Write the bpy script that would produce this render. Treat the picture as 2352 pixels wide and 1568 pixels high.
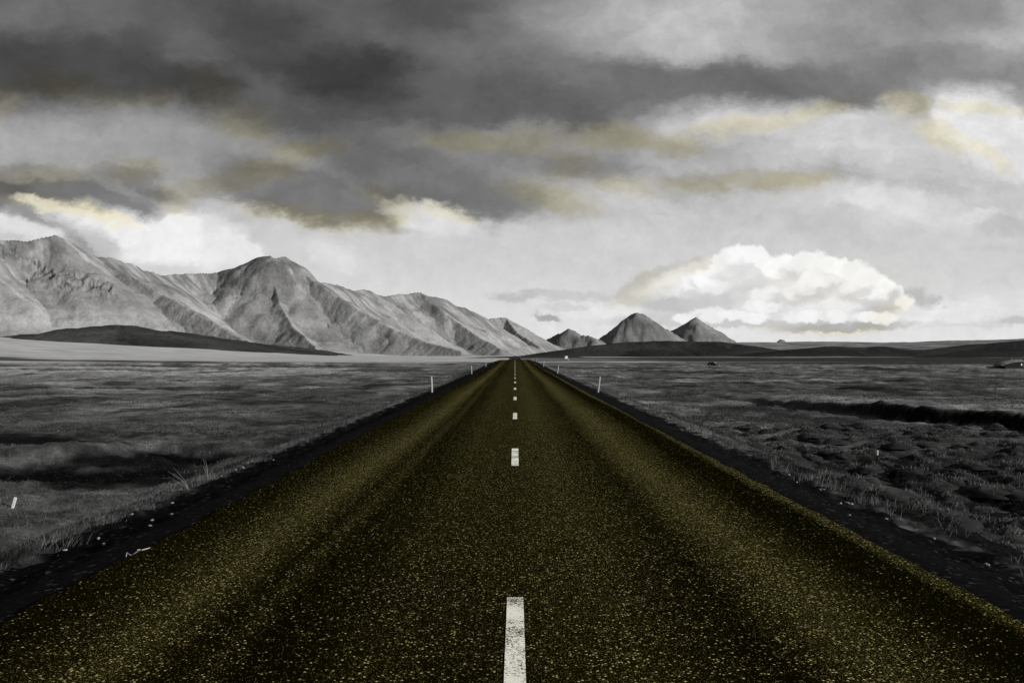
import bpy, bmesh, math, random
import numpy as np
from mathutils import Vector, Matrix

random.seed(7)
rng = np.random.default_rng(7)
for _o in list(bpy.data.objects):
    bpy.data.objects.remove(_o)
SC = bpy.context.scene
COL = SC.collection

# ------------------------------------------------------------------ camera, exposure, sun
EYE = 1.7            # metres above the road
F = 2468.0           # focal length in units of a 2352 wide picture
VX, HZ = 1183.0, 815.0   # where the road vanishes / the true horizon
cam_d = bpy.data.cameras.new("camera")
cam = bpy.data.objects.new("camera", cam_d)
COL.objects.link(cam)
cam_d.sensor_width = 36.0
cam_d.lens = F / 2352.0 * 36.0
cam_d.clip_start = 0.1
cam_d.clip_end = 60000.0
cam.location = (0, 0, EYE)
cam.rotation_euler = (math.radians(90) + math.atan((HZ - 784) / F), 0, math.atan((VX - 1176) / F))
SC.camera = cam
SC.view_settings.view_transform = 'Standard'
SC.view_settings.look = 'None'
SC.view_settings.exposure = 0.0
SC.view_settings.gamma = 1.0
SC.view_settings.use_curve_mapping = False
SC.cycles.max_bounces = 4
SC.cycles.diffuse_bounces = 2
SC.cycles.glossy_bounces = 1

SUN_EL, SUN_AZ = 21.0, 107.0      # degrees; azimuth clockwise from the view direction
sun_d = bpy.data.lights.new("sun", 'SUN')
sun_d.energy = 4.8
sun_d.angle = math.radians(0.5)
sun_d.color = (1.0, 0.985, 0.96)
sun = bpy.data.objects.new("sun", sun_d)
COL.objects.link(sun)
_e, _a = math.radians(SUN_EL), math.radians(SUN_AZ)
SUN_DIR = Vector((math.cos(_e) * math.sin(_a), math.cos(_e) * math.cos(_a), math.sin(_e)))
sun.rotation_euler = (-SUN_DIR).to_track_quat('-Z', 'Y').to_euler()


def srgb(v):
    v /= 255.0
    return v / 12.92 if v <= 0.04045 else ((v + 0.055) / 1.055) ** 2.4


# ------------------------------------------------------------------ node helper
class NT:
    def __init__(self, tree):
        self.t = tree
        tree.nodes.clear()

    def n(self, kind, **kw):
        nd = self.t.nodes.new(kind)
        for k, v in kw.items():
            setattr(nd, k, v)
        return nd

    def put(self, sock, v):
        if isinstance(v, bpy.types.NodeSocket):
            self.t.links.new(v, sock)
        else:
            sock.default_value = v

    def m(self, op, a, b=0.0, c=None, clamp=False):
        nd = self.n('ShaderNodeMath', operation=op, use_clamp=clamp)
        self.put(nd.inputs[0], a)
        self.put(nd.inputs[1], b)
        if c is not None:
            self.put(nd.inputs[2], c)
        return nd.outputs[0]

    def v(self, op, a, b=(0, 0, 0), s=None):
        nd = self.n('ShaderNodeVectorMath', operation=op)
        self.put(nd.inputs[0], a)
        self.put(nd.inputs[1], b)
        if s is not None:
            self.put(nd.inputs['Scale'], s)
        return nd.outputs['Value'] if op in ('LENGTH', 'DOT_PRODUCT', 'DISTANCE') else nd.outputs[0]

    def noise(self, vec, scale, detail=4.0, rough=0.5, dist=0.0, color=False):
        nd = self.n('ShaderNodeTexNoise')
        self.put(nd.inputs['Vector'], vec)
        nd.inputs['Scale'].default_value = scale
        nd.inputs['Detail'].default_value = detail
        nd.inputs['Roughness'].default_value = rough
        nd.inputs['Distortion'].default_value = dist
        return nd.outputs['Color'] if color else nd.outputs['Fac']

    def mr(self, val, a, b, c=0.0, d=1.0, smooth=True):
        nd = self.n('ShaderNodeMapRange', interpolation_type='SMOOTHSTEP' if smooth else 'LINEAR')
        self.put(nd.inputs[0], val)
        for i, q in enumerate((a, b, c, d)):
            self.put(nd.inputs[i + 1], q)
        return nd.outputs[0]

    def mixf(self, fac, a, b):
        nd = self.n('ShaderNodeMix', data_type='FLOAT')
        self.put(nd.inputs[0], fac)
        self.put(nd.inputs[2], a)
        self.put(nd.inputs[3], b)
        return nd.outputs[0]

    def mixc(self, fac, a, b, blend='MIX'):
        nd = self.n('ShaderNodeMix', data_type='RGBA', blend_type=blend)
        self.put(nd.inputs[0], fac)
        self.put(nd.inputs[6], a if isinstance(a, bpy.types.NodeSocket) else tuple(a) + (1.0,))
        self.put(nd.inputs[7], b if isinstance(b, bpy.types.NodeSocket) else tuple(b) + (1.0,))
        return nd.outputs[2]

    def sep(self, vec):
        nd = self.n('ShaderNodeSeparateXYZ')
        self.put(nd.inputs[0], vec)
        return nd.outputs

    def comb(self, x, y, z=0.0):
        nd = self.n('ShaderNodeCombineXYZ')
        for i, q in enumerate((x, y, z)):
            self.put(nd.inputs[i], q)
        return nd.outputs[0]

    def grey(self, f):
        return self.comb(f, f, f)


# ------------------------------------------------------------------ world: broken overcast sky
world = bpy.data.worlds.new("World")
SC.world = world
world.use_nodes = True
W = NT(world.node_tree)
tc = W.n('ShaderNodeTexCoord')
D = tc.outputs['Generated']
sx, sy, sz = W.sep(D)
yc = W.m('MAXIMUM', sy, 0.2)
U = W.m('DIVIDE', sx, yc)                   # tangent of the bearing
V = W.m('DIVIDE', sz, yc)                   # tangent of the height above the horizon
K = F / 100.0                               # sky plan in units of 100 picture units
P0 = W.comb(W.m('MULTIPLY', U, K), W.m('MULTIPLY', V, K))
# ragged, wind-drawn cloud edges: two warps of the same plan
st = W.v('MULTIPLY', P0, (0.62, 1.0, 1.0))
wa = W.v('SUBTRACT', W.noise(st, 0.6, 7.0, 0.62, color=True), (0.5, 0.5, 0.5))
wa = W.v('MULTIPLY', wa, (1.7, 0.9, 0))
wb = W.v('SUBTRACT', W.noise(W.v('ADD', st, (31, 7, 3)), 2.1, 7.0, 0.68, color=True), (0.5, 0.5, 0.5))
PS = W.v('ADD', P0, W.v('ADD', wa, W.v('MULTIPLY', wb, (1.0, 0.62, 0))))
wc = W.v('SUBTRACT', W.noise(W.v('ADD', P0, (3, 17, 9)), 4.6, 4.0, 0.55, color=True), (0.5, 0.5, 0.5))
PC = W.v('ADD', P0, W.v('ADD', W.v('MULTIPLY', wb, (0.4, 0.3, 0)), W.v('MULTIPLY', wc, (0.28, 0.25, 0))))       # crisper, for the cumulus


def chain(items, src, start, put_in):
    """lay cloud patches one over the other. The plan coordinate is re-read every few patches, after the
    sum so far, so that the small node stack never has to hold them all at once"""
    cur, s_ = start, src
    for i, (cx, cy, rx, ry, rot, soft, val, w) in enumerate(items):
        if i % 6 == 0:
            vm = W.n('ShaderNodeVectorMath', operation='MULTIPLY_ADD')
            W.put(vm.inputs[0], cur)
            vm.inputs[1].default_value = (1e-7, 1e-7, 1e-7)
            W.put(vm.inputs[2], src)
            s_ = vm.outputs[0]
        mp = W.n('ShaderNodeMapping', vector_type='TEXTURE')
        W.put(mp.inputs['Vector'], s_)
        mp.inputs['Location'].default_value = ((cx - VX) / 100.0, (HZ - cy) / 100.0, 0)
        mp.inputs['Rotation'].default_value = (0, 0, math.radians(rot))
        mp.inputs['Scale'].default_value = (rx / 100.0, ry / 100.0, 1)
        mk = W.mr(W.v('LENGTH', mp.outputs[0]), 1.0 + 0.78 * soft, max(0.0, 1.0 - 0.78 * soft), 0.0, w)
        cur = put_in(mk, cur, val)
    return cur


def over(mk, cur, g):
    return W.mixf(mk, cur, srgb(g))


_, vv, _ = W.sep(PS)
uu = W.sep(PS)[0]
sky = W.n('ShaderNodeTexSky', sky_type='NISHITA', sun_disc=False)
sky.sun_elevation = _e
sky.sun_rotation = _a
bw = W.n('ShaderNodeRGBToBW')
W.t.links.new(sky.outputs[0], bw.inputs[0])
clear = W.m('MINIMUM', W.m('MULTIPLY', bw.outputs[0], 0.10), 0.9)
# height gradient of the cloud deck, brightest at the horizon
ramp = W.n('ShaderNodeValToRGB')
W.put(ramp.inputs[0], W.m('DIVIDE', vv, 9.0, clamp=True))
cr = ramp.color_ramp
cr.elements[0].position, cr.elements[1].position = 0.0, 1.0
cr.elements[0].color = (srgb(240),) * 3 + (1,)
cr.elements[1].color = (srgb(108),) * 3 + (1,)
for pos, val in ((0.09, 228), (0.2, 214), (0.32, 205), (0.45, 185), (0.6, 150), (0.8, 112)):
    el = cr.elements.new(pos)
    el.color = (srgb(val),) * 3 + (1,)
L = ramp.outputs[0]
L = W.mixf(0.12, L, clear)

# (x, y, rx, ry, rot, soft, grey, weight)
PATCH = [
    # pale sky, left
    (250, 310, 520, 130, 0, .5, 152, 1), (90, 340, 260, 70, 0, .7, 164, .8),
    # upper deck: dark
    (150, 90, 620, 150, -4, .5, 78, 1), (700, 110, 640, 170, -6, .45, 82, 1),
    (1120, 120, 380, 170, 0, .6, 96, .9),
    (1000, 300, 420, 90, -8, .6, 105, .9), (820, 250, 300, 60, -10, .6, 84, .9),
    # upper deck: lighter breaks
    (120, 20, 220, 50, 0, .8, 108, .9), (430, 95, 80, 80, 30, .8, 104, .7), (560, 195, 130, 40, -15, .8, 100, .6),
    (770, 20, 160, 50, 0, .8, 100, .7), (1060, 100, 190, 70, -20, .8, 112, .8), (1120, 160, 120, 60, 0, .9, 112, .6),
    (820, 165, 190, 62, -5, .7, 60, .95), (600, 60, 130, 60, 0, .8, 72, .8), (420, 180, 140, 40, -10, .7, 66, .8),
    (180, 140, 230, 50, -8, .8, 70, .7),
    (1020, 30, 180, 45, 0, .8, 76, .7), (1250, 30, 120, 60, 0, .9, 96, .8),
    # upper right: bright window
    (1620, 55, 330, 105, -2, .95, 190, 1), (2100, 80, 360, 150, 0, .9, 158, .95), (2330, 60, 110, 60, 0, .8, 186, .8),
    (2180, 25, 130, 45, 0, .8, 128, .8), (2000, 130, 200, 60, 0, .9, 142, .7),
    # dark band under it
    (1780, 200, 560, 60, -2, .6, 116, 1), (1420, 235, 420, 85, -3, .6, 112, .95), (2080, 165, 160, 50, 10, .8, 118, .7),
    (1640, 190, 260, 40, 0, .7, 108, .8), (1180, 235, 220, 55, -6, .7, 92, .8), (2280, 215, 190, 45, 0, .9, 150, .7),
    # bright opening right
    (1930, 340, 420, 95, -6, .45, 205, 1), (1680, 350, 320, 55, 8, .6, 186, .8), (2300, 320, 160, 90, -30, .5, 226, 1),
    (1950, 300, 160, 50, 20, .6, 214, .7),
    # mid grey bank
    (1240, 370, 300, 60, -8, .6, 132, .9), (1180, 450, 260, 50, -6, .6, 152, .8), (1640, 412, 320, 26, 2, .7, 170, .85),
    (1920, 410, 150, 40, -8, .8, 178, .8), (1330, 320, 420, 32, -3, .8, 150, .7),
    (1500, 480, 420, 60, -4, .7, 200, .6),
    # centre dark cloud
    (700, 440, 230, 62, -14, .4, 116, 1), (960, 410, 260, 62, -16, .5, 102, .95), (560, 415, 150, 28, 4, .6, 128, .7),
    (800, 480, 150, 40, -8, .6, 122, .8), (1100, 430, 170, 50, -12, .7, 124, .7),
    (990, 505, 90, 32, -10, .6, 226, .9), (930, 480, 50, 24, -20, .8, 200, .6),
    # left cloud
    (200, 440, 250, 50, -8, .35, 118, 1), (330, 480, 120, 36, -14, .5, 130, .9), (20, 440, 60, 40, 0, .6, 96, .9),
    (280, 395, 70, 24, 0, .6, 122, .8), (270, 425, 60, 14, -20, .8, 165, .5), (120, 395, 120, 16, 4, .8, 165, .5),
    (150, 520, 140, 42, -20, .5, 150, 1), (110, 470, 60, 14, -14, .7, 222, .9), (40, 525, 100, 24, -14, .6, 226, .9),
    (330, 545, 210, 50, -16, .45, 240, 1), (420, 520, 50, 34, 0, .3, 243, .9), (575, 570, 40, 24, -30, .4, 236, .7), (480, 540, 130, 55, -24, .5, 236, .8), (230, 545, 60, 20, -20, .8, 180, .7),
    # right edge clouds
    (2290, 470, 130, 58, 10, .35, 198, 1), (2240, 492, 60, 16, 6, .6, 226, .8), (2300, 515, 90, 22, 0, .6, 190, .8),
    (2060, 480, 180, 42, -8, .6, 226, .8), (1970, 500, 150, 18, -8, .7, 202, .8), (2270, 575, 70, 10, 0, .8, 196, .6),
    (1600, 560, 700, 40, -2, .9, 208, .5),
    # low streaks above the horizon
    (1190, 680, 70, 9, 0, .7, 186, .8), (1320, 685, 110, 8, 0, .8, 196, .7), (1258, 730, 34, 8, -8, .6, 166, .9),
    (1390, 712, 110, 16, 0, .7, 232, .7), (760, 590, 60, 26, -24, .8, 228, .6),
    (2250, 740, 150, 10, 0, .8, 206, .8), (2345, 742, 40, 10, 0, .6, 190, .8), (2200, 715, 110, 26, 0, .7, 232, .8),
    (2148, 690, 22, 8, 0, .7, 188, .8), (2020, 778, 80, 8, 0, .8, 226, .6),
]
L = chain(PATCH, PS, L, over)
# billows of the deck: strong overhead, faint in the bright air near the horizon
mot = W.m('SUBTRACT', W.noise(W.v('MULTIPLY', PS, (0.7, 1.1, 1)), 0.8, 8.0, 0.64), 0.5)
amp = W.mr(vv, 1.6, 4.4, 0.16, 1.0)
L = W.m('MULTIPLY', L, W.m('MULTIPLY_ADD', mot, amp, 1.0))

# cumulus over the right horizon
CUM = [  # x, y, rx, ry, rot, soft, grey, weight
    (1560, 690, 150, 46, 0, .3, 204, .95), (1490, 655, 78, 30, 22, .3, 190, 1), (1540, 625, 60, 20, 18, .3, 196, 1), (1590, 612, 40, 16, 24, .3, 184, .9),
    (1780, 690, 330, 66, -2, .16, 222, 1), (1620, 650, 120, 56, 12, .2, 224, 1), (1700, 620, 66, 56, 0, .14, 243, 1),
    (1800, 640, 90, 52, 0, .14, 240, 1), (1900, 650, 120, 60, -10, .14, 243, 1), (1980, 676, 110, 58, -20, .16, 243, 1),
    (1730, 594, 32, 28, 0, .2, 252, 1), (1850, 616, 60, 32, 0, .2, 246, 1),
    (1520, 668, 50, 14, 12, .5, 222, .9), (1560, 640, 50, 12, 20, .5, 236, .9), (1480, 690, 60, 14, 6, .5, 206, .8), (1540, 700, 60, 16, 0, .5, 186, .8),
    (1610, 645, 60, 18, 18, .6, 240, .9), (1640, 690, 110, 26, 12, .6, 200, .9), (1740, 650, 60, 20, 20, .7, 208, .8),
    (1730, 690, 90, 22, 0, .7, 222, .8), (1800, 700, 60, 20, 0, .7, 208, .8), (1900, 700, 120, 24, 0, .7, 236, .8),
    (2090, 690, 40, 26, 30, .4, 186, .9), (2040, 716, 90, 22, 8, .5, 188, .9),
    (1640, 722, 60, 16, 0, .3, 238, 1), (1760, 728, 90, 14, 0, .35, 234, 1), (1900, 726, 110, 16, 0, .4, 234, .9),
    (1540, 738, 150, 14, 0, .5, 204, .9), (1780, 744, 260, 9, 0, .5, 202, 1), (1930, 752, 140, 11, 2, .5, 180, 1),
    (2110, 722, 60, 15, 0, .4, 238, .9), (2190, 726, 70, 14, 0, .5, 230, .8), (1400, 716, 80, 13, 0, .5, 230, .8), (1300, 706, 60, 8, 0, .6, 205, .7),
]
# cauliflower heads along the sunlit rim, each with its own dim underside
RIM = [(1590, 640), (1620, 622), (1650, 602), (1672, 588), (1700, 572), (1730, 568), (1752, 584), (1782, 600), (1815, 590), (1846, 588), (1878, 588), (1905, 596),
       (1935, 602), (1962, 610), (1990, 622), (2016, 634), (2042, 648), (2062, 664), (2080, 682)]
_r = random.Random(3)
for (x, y) in RIM:
    q = _r.uniform(18, 34)
    CUM.append((x + 8, y + q * 1.5, q * 1.5, q * .7, _r.uniform(-20, 20), .6, _r.uniform(208, 228), .7))
    CUM.append((x, y + q * .55, q, q * .8, 0, .34, _r.uniform(240, 253), 1))
for i in range(16):
    x, y = _r.uniform(1580, 2040), _r.uniform(640, 715)
    q = _r.uniform(16, 34)
    CUM.append((x + 5, y + q * .9, q * 1.6, q * .6, _r.uniform(-10, 25), .6, _r.uniform(194, 218), .7))
    CUM.append((x, y, q * 1.2, q * .6, _r.uniform(-10, 25), .45, _r.uniform(238, 250), .75))
for i in range(9):
    x = 1575 + i * 58 + _r.uniform(-14, 14)
    CUM.append((x, 728 + _r.uniform(-4, 4), _r.uniform(20, 36), _r.uniform(10, 15), 0, .3, _r.uniform(236, 246), .9))
L = chain(CUM, PC, L, over)
L = W.m('MULTIPLY', L, W.mr(W.noise(PC, 2.6, 5.0, 0.6), 0.3, 0.7, 0.95, 1.05, smooth=False))

# ochre tint on cloud edges: x, y, rx, ry, rot, weight
TINT = [
    (20, 220, 55, 40, 30, .7), (140, 185, 80, 26, -16, .8), (215, 215, 60, 26, -28, .6), (330, 228, 75, 26, 8, .7), (480, 200, 60, 40, -35, .7),
    (560, 275, 80, 40, -10, .8), (690, 335, 85, 26, 4, 1), (610, 385, 80, 34, 10, .9), (500, 415, 100, 22, 4, .7),
    (300, 385, 70, 22, 6, .7), (90, 400, 110, 22, 6, .7), (120, 468, 110, 18, -10, .9), (220, 485, 90, 16, -14, 1), (400, 450, 50, 30, -35, .7),
    (700, 495, 140, 20, -12, .9), (850, 505, 90, 26, 8, 1), (900, 455, 60, 30, -30, .8), (1030, 490, 70, 16, -14, .7),
    (1080, 312, 120, 26, -4, 1), (1210, 320, 90, 30, 0, .8), (1420, 310, 130, 26, -4, 1), (1550, 322, 80, 24, -6, .9), (1310, 370, 60, 40, 30, .6),
    (1260, 452, 100, 34, -12, .9), (1430, 420, 90, 22, -10, .7), (1640, 412, 120, 22, 3, .8), (1800, 412, 120, 20, 0, 1),
    (1720, 285, 130, 22, 8, .8), (1880, 245, 90, 20, 14, .8), (2090, 240, 70, 26, -14, .9), (2170, 310, 46, 36, -40, .8), (2260, 345, 70, 18, -34, .7),
    (2260, 252, 100, 12, -4, .7), (1480, 668, 60, 30, 25, .7), (1575, 618, 80, 16, 20, .6), (2050, 714, 60, 20, 20, .7), (1920, 752, 150, 10, 0, .8),
    (1900, 650, 200, 45, 0, .2),
]
T = chain([(x, y, rx, ry, rot, .75, 0, w * (.55 if y > 580 else .85)) for (x, y, rx, ry, rot, w) in TINT], PS, W.m('MULTIPLY', L, 0.0001),
          lambda mk, cur, _: W.m('MAXIMUM', cur, mk))
tint = W.mixc(T, (1, 1, 1.0), (1.0, 0.92, 0.66))
skyc = W.v('MULTIPLY', W.grey(L), tint)
bg = W.n('ShaderNodeBackground')
W.put(bg.inputs['Color'], W.v('SCALE', skyc, s=10.0))
bg.inputs['Strength'].default_value = 0.1
wo = W.n('ShaderNodeOutputWorld')
W.t.links.new(bg.outputs[0], wo.inputs[0])
world.cycles.sampling_method = 'MANUAL'
world.cycles.sample_map_resolution = 512


# ------------------------------------------------------------------ numeric helpers
def at(px, py, d):
    """world point seen at picture-plan (px, py) at ground distance d"""
    return ((px - VX) / F * d, d, EYE + (HZ - py) / F * d)


_GA = np.linspace(0, 2 * math.pi, 1025)[:-1]
_GC, _GS = np.cos(_GA).astype(np.float32), np.sin(_GA).astype(np.float32)


def _hash(ix, iy, seed):
    h = ix * np.uint32(374761393) + iy * np.uint32(668265263) + np.uint32((seed * 974634777) & 0xFFFFFFFF)
    h ^= h >> np.uint32(13)
    h *= np.uint32(1274126177)
    h ^= h >> np.uint32(16)
    h *= np.uint32(2246822519)
    return (h ^ (h >> np.uint32(15))) & np.uint32(1023)


def perlin(x, y, seed=0):
    x, y = np.broadcast_arrays(x, y)
    xi, yi = np.floor(x), np.floor(y)
    fx, fy = (x - xi).astype(np.float32), (y - yi).astype(np.float32)
    xi, yi = xi.astype(np.int64).astype(np.uint32), yi.astype(np.int64).astype(np.uint32)
    ux = fx * fx * fx * (fx * (fx * 6 - 15) + 10)
    uy = fy * fy * fy * (fy * (fy * 6 - 15) + 10)
    r = 0
    for ox in (0, 1):
        for oy in (0, 1):
            a = _hash(xi + np.uint32(ox), yi + np.uint32(oy), seed)
            g = _GC[a] * (fx - ox) + _GS[a] * (fy - oy)
            r = r + g * (ux if ox else 1 - ux) * (uy if oy else 1 - uy)
    return r * 1.5


def fbm(x, y, octs=4, seed=0, gain=0.5):
    r, a, f = 0, 1.0, 1.0
    for k in range(octs):
        r = r + a * perlin(x * f, y * f, seed + k * 17)
        a *= gain
        f *= 2.03
    return r


def ridged(x, y, octs=3, seed=0):
    r, a, f = 0, 1.0, 1.0
    for k in range(octs):
        r = r + a * (1 - np.abs(perlin(x * f, y * f, seed + k * 13)) * 2.0)
        a *= 0.5
        f *= 2.1
    return r / 1.75


def only(mask, x, y, fn):
    """evaluate a costly pattern only where it shows"""
    r = np.zeros(x.shape)
    if mask.any():
        r[mask] = fn(x[mask], y[mask])
    return r


def sst(a, b, x):
    t = np.clip((x - a) / (b - a), 0.0, 1.0)
    return t * t * (3 - 2 * t)


def link(name, me, mat, parent=None, kind=None):
    o = bpy.data.objects.new(name, me)
    COL.objects.link(o)
    if mat is not None:
        me.materials.append(mat)
    if parent is not None:
        o.parent = parent
    if kind:
        o['kind'] = kind
    return o


def np_mesh(name, verts, faces, smooth=True, attrs=None):
    """verts (n,3), faces (m,k) with constant k"""
    me = bpy.data.meshes.new(name)
    n, (m, k) = len(verts), faces.shape
    me.vertices.add(n)
    me.vertices.foreach_set('co', np.asarray(verts, np.float32).ravel())
    me.loops.add(m * k)
    me.loops.foreach_set('vertex_index', faces.astype(np.int32).ravel())
    me.polygons.add(m)
    me.polygons.foreach_set('loop_start', np.arange(0, m * k, k, dtype=np.int32))
    me.polygons.foreach_set('loop_total', np.full(m, k, np.int32))
    me.polygons.foreach_set('use_smooth', np.full(m, smooth, bool))
    me.update(calc_edges=True)
    for an, av in (attrs or {}).items():
        a = me.attributes.new(an, 'FLOAT', 'POINT')
        a.data.foreach_set('value', np.asarray(av, np.float32).ravel())
    return me


def grid_faces(r, c):
    i = np.arange(r * c).reshape(r, c)
    return np.stack([i[:-1, :-1], i[:-1, 1:], i[1:, 1:], i[1:, :-1]], -1).reshape(-1, 4)


# ------------------------------------------------------------------ materials
def new_mat(name):
    m = bpy.data.materials.new(name)
    m.use_nodes = True
    return m, NT(m.node_tree)


def finish(n, color, rough=0.9, spec=0.1, normal=None, metal=0.0):
    b = n.n('ShaderNodeBsdfPrincipled')
    n.put(b.inputs['Base Color'], color if isinstance(color, bpy.types.NodeSocket) else tuple(color) + (1,))
    n.put(b.inputs['Roughness'], rough)
    b.inputs['Specular IOR Level'].default_value = spec
    b.inputs['Metallic'].default_value = metal
    if normal is not None:
        n.put(b.inputs['Normal'], normal)
    o = n.n('ShaderNodeOutputMaterial')
    n.t.links.new(b.outputs[0], o.inputs[0])


def bump(n, h, dist, strength=1.0):
    b = n.n('ShaderNodeBump')
    b.inputs['Strength'].default_value = strength
    b.inputs['Distance'].default_value = dist
    n.put(b.inputs['Height'], h)
    return b.outputs[0]


def attr(n, name):
    a = n.n('ShaderNodeAttribute')
    a.attribute_name = name
    return a.outputs['Fac']


def simple(name, col, rough=0.6, spec=0.3, var=0.15, scale=6.0, metal=0.0):
    m, n = new_mat(name)
    pos = n.n('ShaderNodeTexCoord').outputs['Object']
    f = n.mr(n.noise(pos, scale, 5.0, 0.6), 0.3, 0.7, 1 - var, 1 + var, smooth=False)
    finish(n, n.v('SCALE', tuple(col), s=f), rough, spec, metal=metal)
    return m


# ground: plain darkened as cloud-shaded, far fields painted pale as sunlit, black gravel
M_ground, n = new_mat('shaded_heath')
pos = n.n('ShaderNodeNewGeometry').outputs['Position']
f1 = n.noise(pos, 0.9, 6.0, 0.65)
f2 = n.noise(n.v('MULTIPLY', pos, (1, 0.6, 1)), 0.14, 6.0, 0.65)
f3 = n.noise(pos, 9.0, 4.0, 0.7)
shaded_heath = n.m('MULTIPLY', n.mr(f1, 0.3, 0.7, 0.2, 1.75, smooth=False), n.mr(f2, 0.3, 0.7, 0.55, 1.4, smooth=False))
shaded_heath = n.m('MULTIPLY', n.m('MULTIPLY', shaded_heath, n.mr(f3, 0.3, 0.7, 0.3, 1.7, smooth=False)), 0.064)  # low albedo includes the cloud shade over the plain
palev = n.m('MULTIPLY', n.mr(n.noise(n.v('MULTIPLY', pos, (0.6, 1, 1)), 0.02, 8.0, 0.7), 0.3, 0.7, 0.30, 0.58, smooth=False),
            n.mr(f1, 0.3, 0.7, 0.8, 1.2, smooth=False))
alb = n.mixf(attr(n, 'pale'), shaded_heath, palev)
# crushed black gravel of the verge: mostly dark, here and there a paler chip
vor = n.n('ShaderNodeTexVoronoi')
n.put(vor.inputs['Vector'], pos)
vor.inputs['Scale'].default_value = 26.0
chip = n.mr(n.sep(vor.outputs['Color'])[0], 0.95, 1.0, 0.0022, 0.05)
chip = n.m('ADD', chip, n.mr(f3, 0.5, 0.8, 0.0, 0.010))
alb = n.mixf(attr(n, 'soil'), alb, chip)
finish(n, n.grey(alb), 1.0, 0.02, bump(n, n.noise(pos, 14.0, 5.0, 0.7), 0.05, 0.7))

# mountains: grey scree with darker rock
def mountain_mat(name, lo, hi, rock):
    m, n = new_mat(name)
    p = n.n('ShaderNodeNewGeometry').outputs['Position']
    a = n.noise(p, 0.006, 6.0, 0.6)
    b = n.noise(p, 0.05, 6.0, 0.65)
    v = n.mr(a, 0.3, 0.7, lo, hi, smooth=False)
    v = n.m('MULTIPLY', v, n.mr(b, 0.3, 0.7, 0.82, 1.18, smooth=False))
    v = n.m('MULTIPLY', v, n.mr(attr(n, 'streak'), -0.6, 0.6, 0.68, 1.24, smooth=False))
    v = n.mixf(attr(n, 'rock'), v, n.m('MULTIPLY', rock, n.mr(b, 0.3, 0.7, 0.7, 1.3, smooth=False)))
    finish(n, n.grey(v), 1.0, 0.0, bump(n, n.noise(p, 0.09, 6.0, 0.65), 7.0, 0.6))
    return m


M_mount = mountain_mat('mountain_scree', 0.24, 0.30, 0.11)
M_far = mountain_mat('far_mountain_scree', 0.16, 0.20, 0.09)
M_hill = mountain_mat('cloud_shaded_hill', 0.028, 0.05, 0.02)  # cloud shade over the right hills painted into their colour
M_lowhill = mountain_mat('cloud_shaded_foothill', 0.034, 0.072, 0.03)  # dark albedo carries the cloud shadow on the foothill
M_plateau = mountain_mat('pale_plateau_grass', 0.17, 0.25, 0.05)

# asphalt
M_road, n = new_mat('chip_sealed_asphalt')
pos = n.n('ShaderNodeNewGeometry').outputs['Position']
px_, py_, _ = n.sep(pos)
ramp = n.n('ShaderNodeValToRGB')       # how many bare chips across the carriageway (wheel tracks are polished dark)
wob = n.m('MULTIPLY', n.m('SUBTRACT', n.noise(n.v('MULTIPLY', pos, (0.4, 0.05, 1)), 1.0, 3.0), 0.5), 0.5)
n.put(ramp.inputs[0], n.m('DIVIDE', n.m('ADD', n.m('ADD', px_, wob), 3.4), 6.8))
prof = [(-3.4, .12), (-2.9, .15), (-2.5, .42), (-2.15, .82), (-1.95, .5), (-1.75, .17), (-1.6, .40), (-1.45, .13), (-1.15, .2),
        (-.8, .38), (-.3, .36), (0, .38), (.6, .52), (1.0, .34), (1.4, .18), (1.7, .6), (1.95, .80), (2.3, .42), (2.7, .08), (3.05, .08), (3.17, .7), (3.25, .6)]
cr = ramp.color_ramp
cr.elements[0].position, cr.elements[1].position = 0.0, 1.0
cr.elements[0].color = (prof[0][1],) * 3 + (1,)
cr.elements[1].color = (prof[-1][1],) * 3 + (1,)
for (xx, v) in prof[1:-1]:
    e_ = cr.elements.new((xx + 3.4) / 6.8)
    e_.color = (v,) * 3 + (1,)
track = ramp.outputs[0]
def chips(scale, seed, edge):
    v = n.n('ShaderNodeTexVoronoi')
    n.put(v.inputs['Vector'], n.v('ADD', pos, (seed, seed * 2.3, 0)))
    v.inputs['Scale'].default_value = scale
    r, g, b = n.sep(v.outputs['Color'])
    hit = n.m('GREATER_THAN', r, n.m('SUBTRACT', 1.0, n.m('MULTIPLY', track, edge)))
    near = n.mr(v.outputs['Distance'], 0.5, 0.3, 0.0, 1.0)
    return n.m('MULTIPLY', n.m('MULTIPLY', hit, near), n.mr(g, 0, 1, 0.25, 1.0, smooth=False))
c1, c2 = chips(54.0, 0.0, 0.28), chips(125.0, 3.7, 0.52)
spk = n.m('MAXIMUM', c1, n.m('MULTIPLY', c2, 0.5))
big = n.noise(n.v('MULTIPLY', pos, (1, 0.25, 1)), 0.8, 5.0, 0.6)
base = n.m('MULTIPLY', n.mr(n.noise(pos, 60.0, 3.0, 0.7), 0.3, 0.7, 0.35, 1.6, smooth=False), n.mr(big, 0.3, 0.7, 0.7, 1.3, smooth=False))
hue = n.mixc(n.noise(pos, 7.0, 3.0), (1.0, 0.79, 0.10), (0.95, 0.84, 0.12))
hue2 = n.mixc(n.noise(pos, 30.0, 2.0), (1.0, 0.85, 0.28), (0.98, 0.91, 0.46))
tone = n.m('MULTIPLY', base, n.m('MULTIPLY_ADD', track, 0.011, 0.003))
colr = n.mixc(spk, n.v('SCALE', hue, s=tone), n.v('SCALE', hue2, s=0.60))
finish(n, colr, 1.0, 0.0, bump(n, n.m('ADD', n.noise(pos, 55.0, 3.0, 0.6), spk), 0.006, 0.6))

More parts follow.
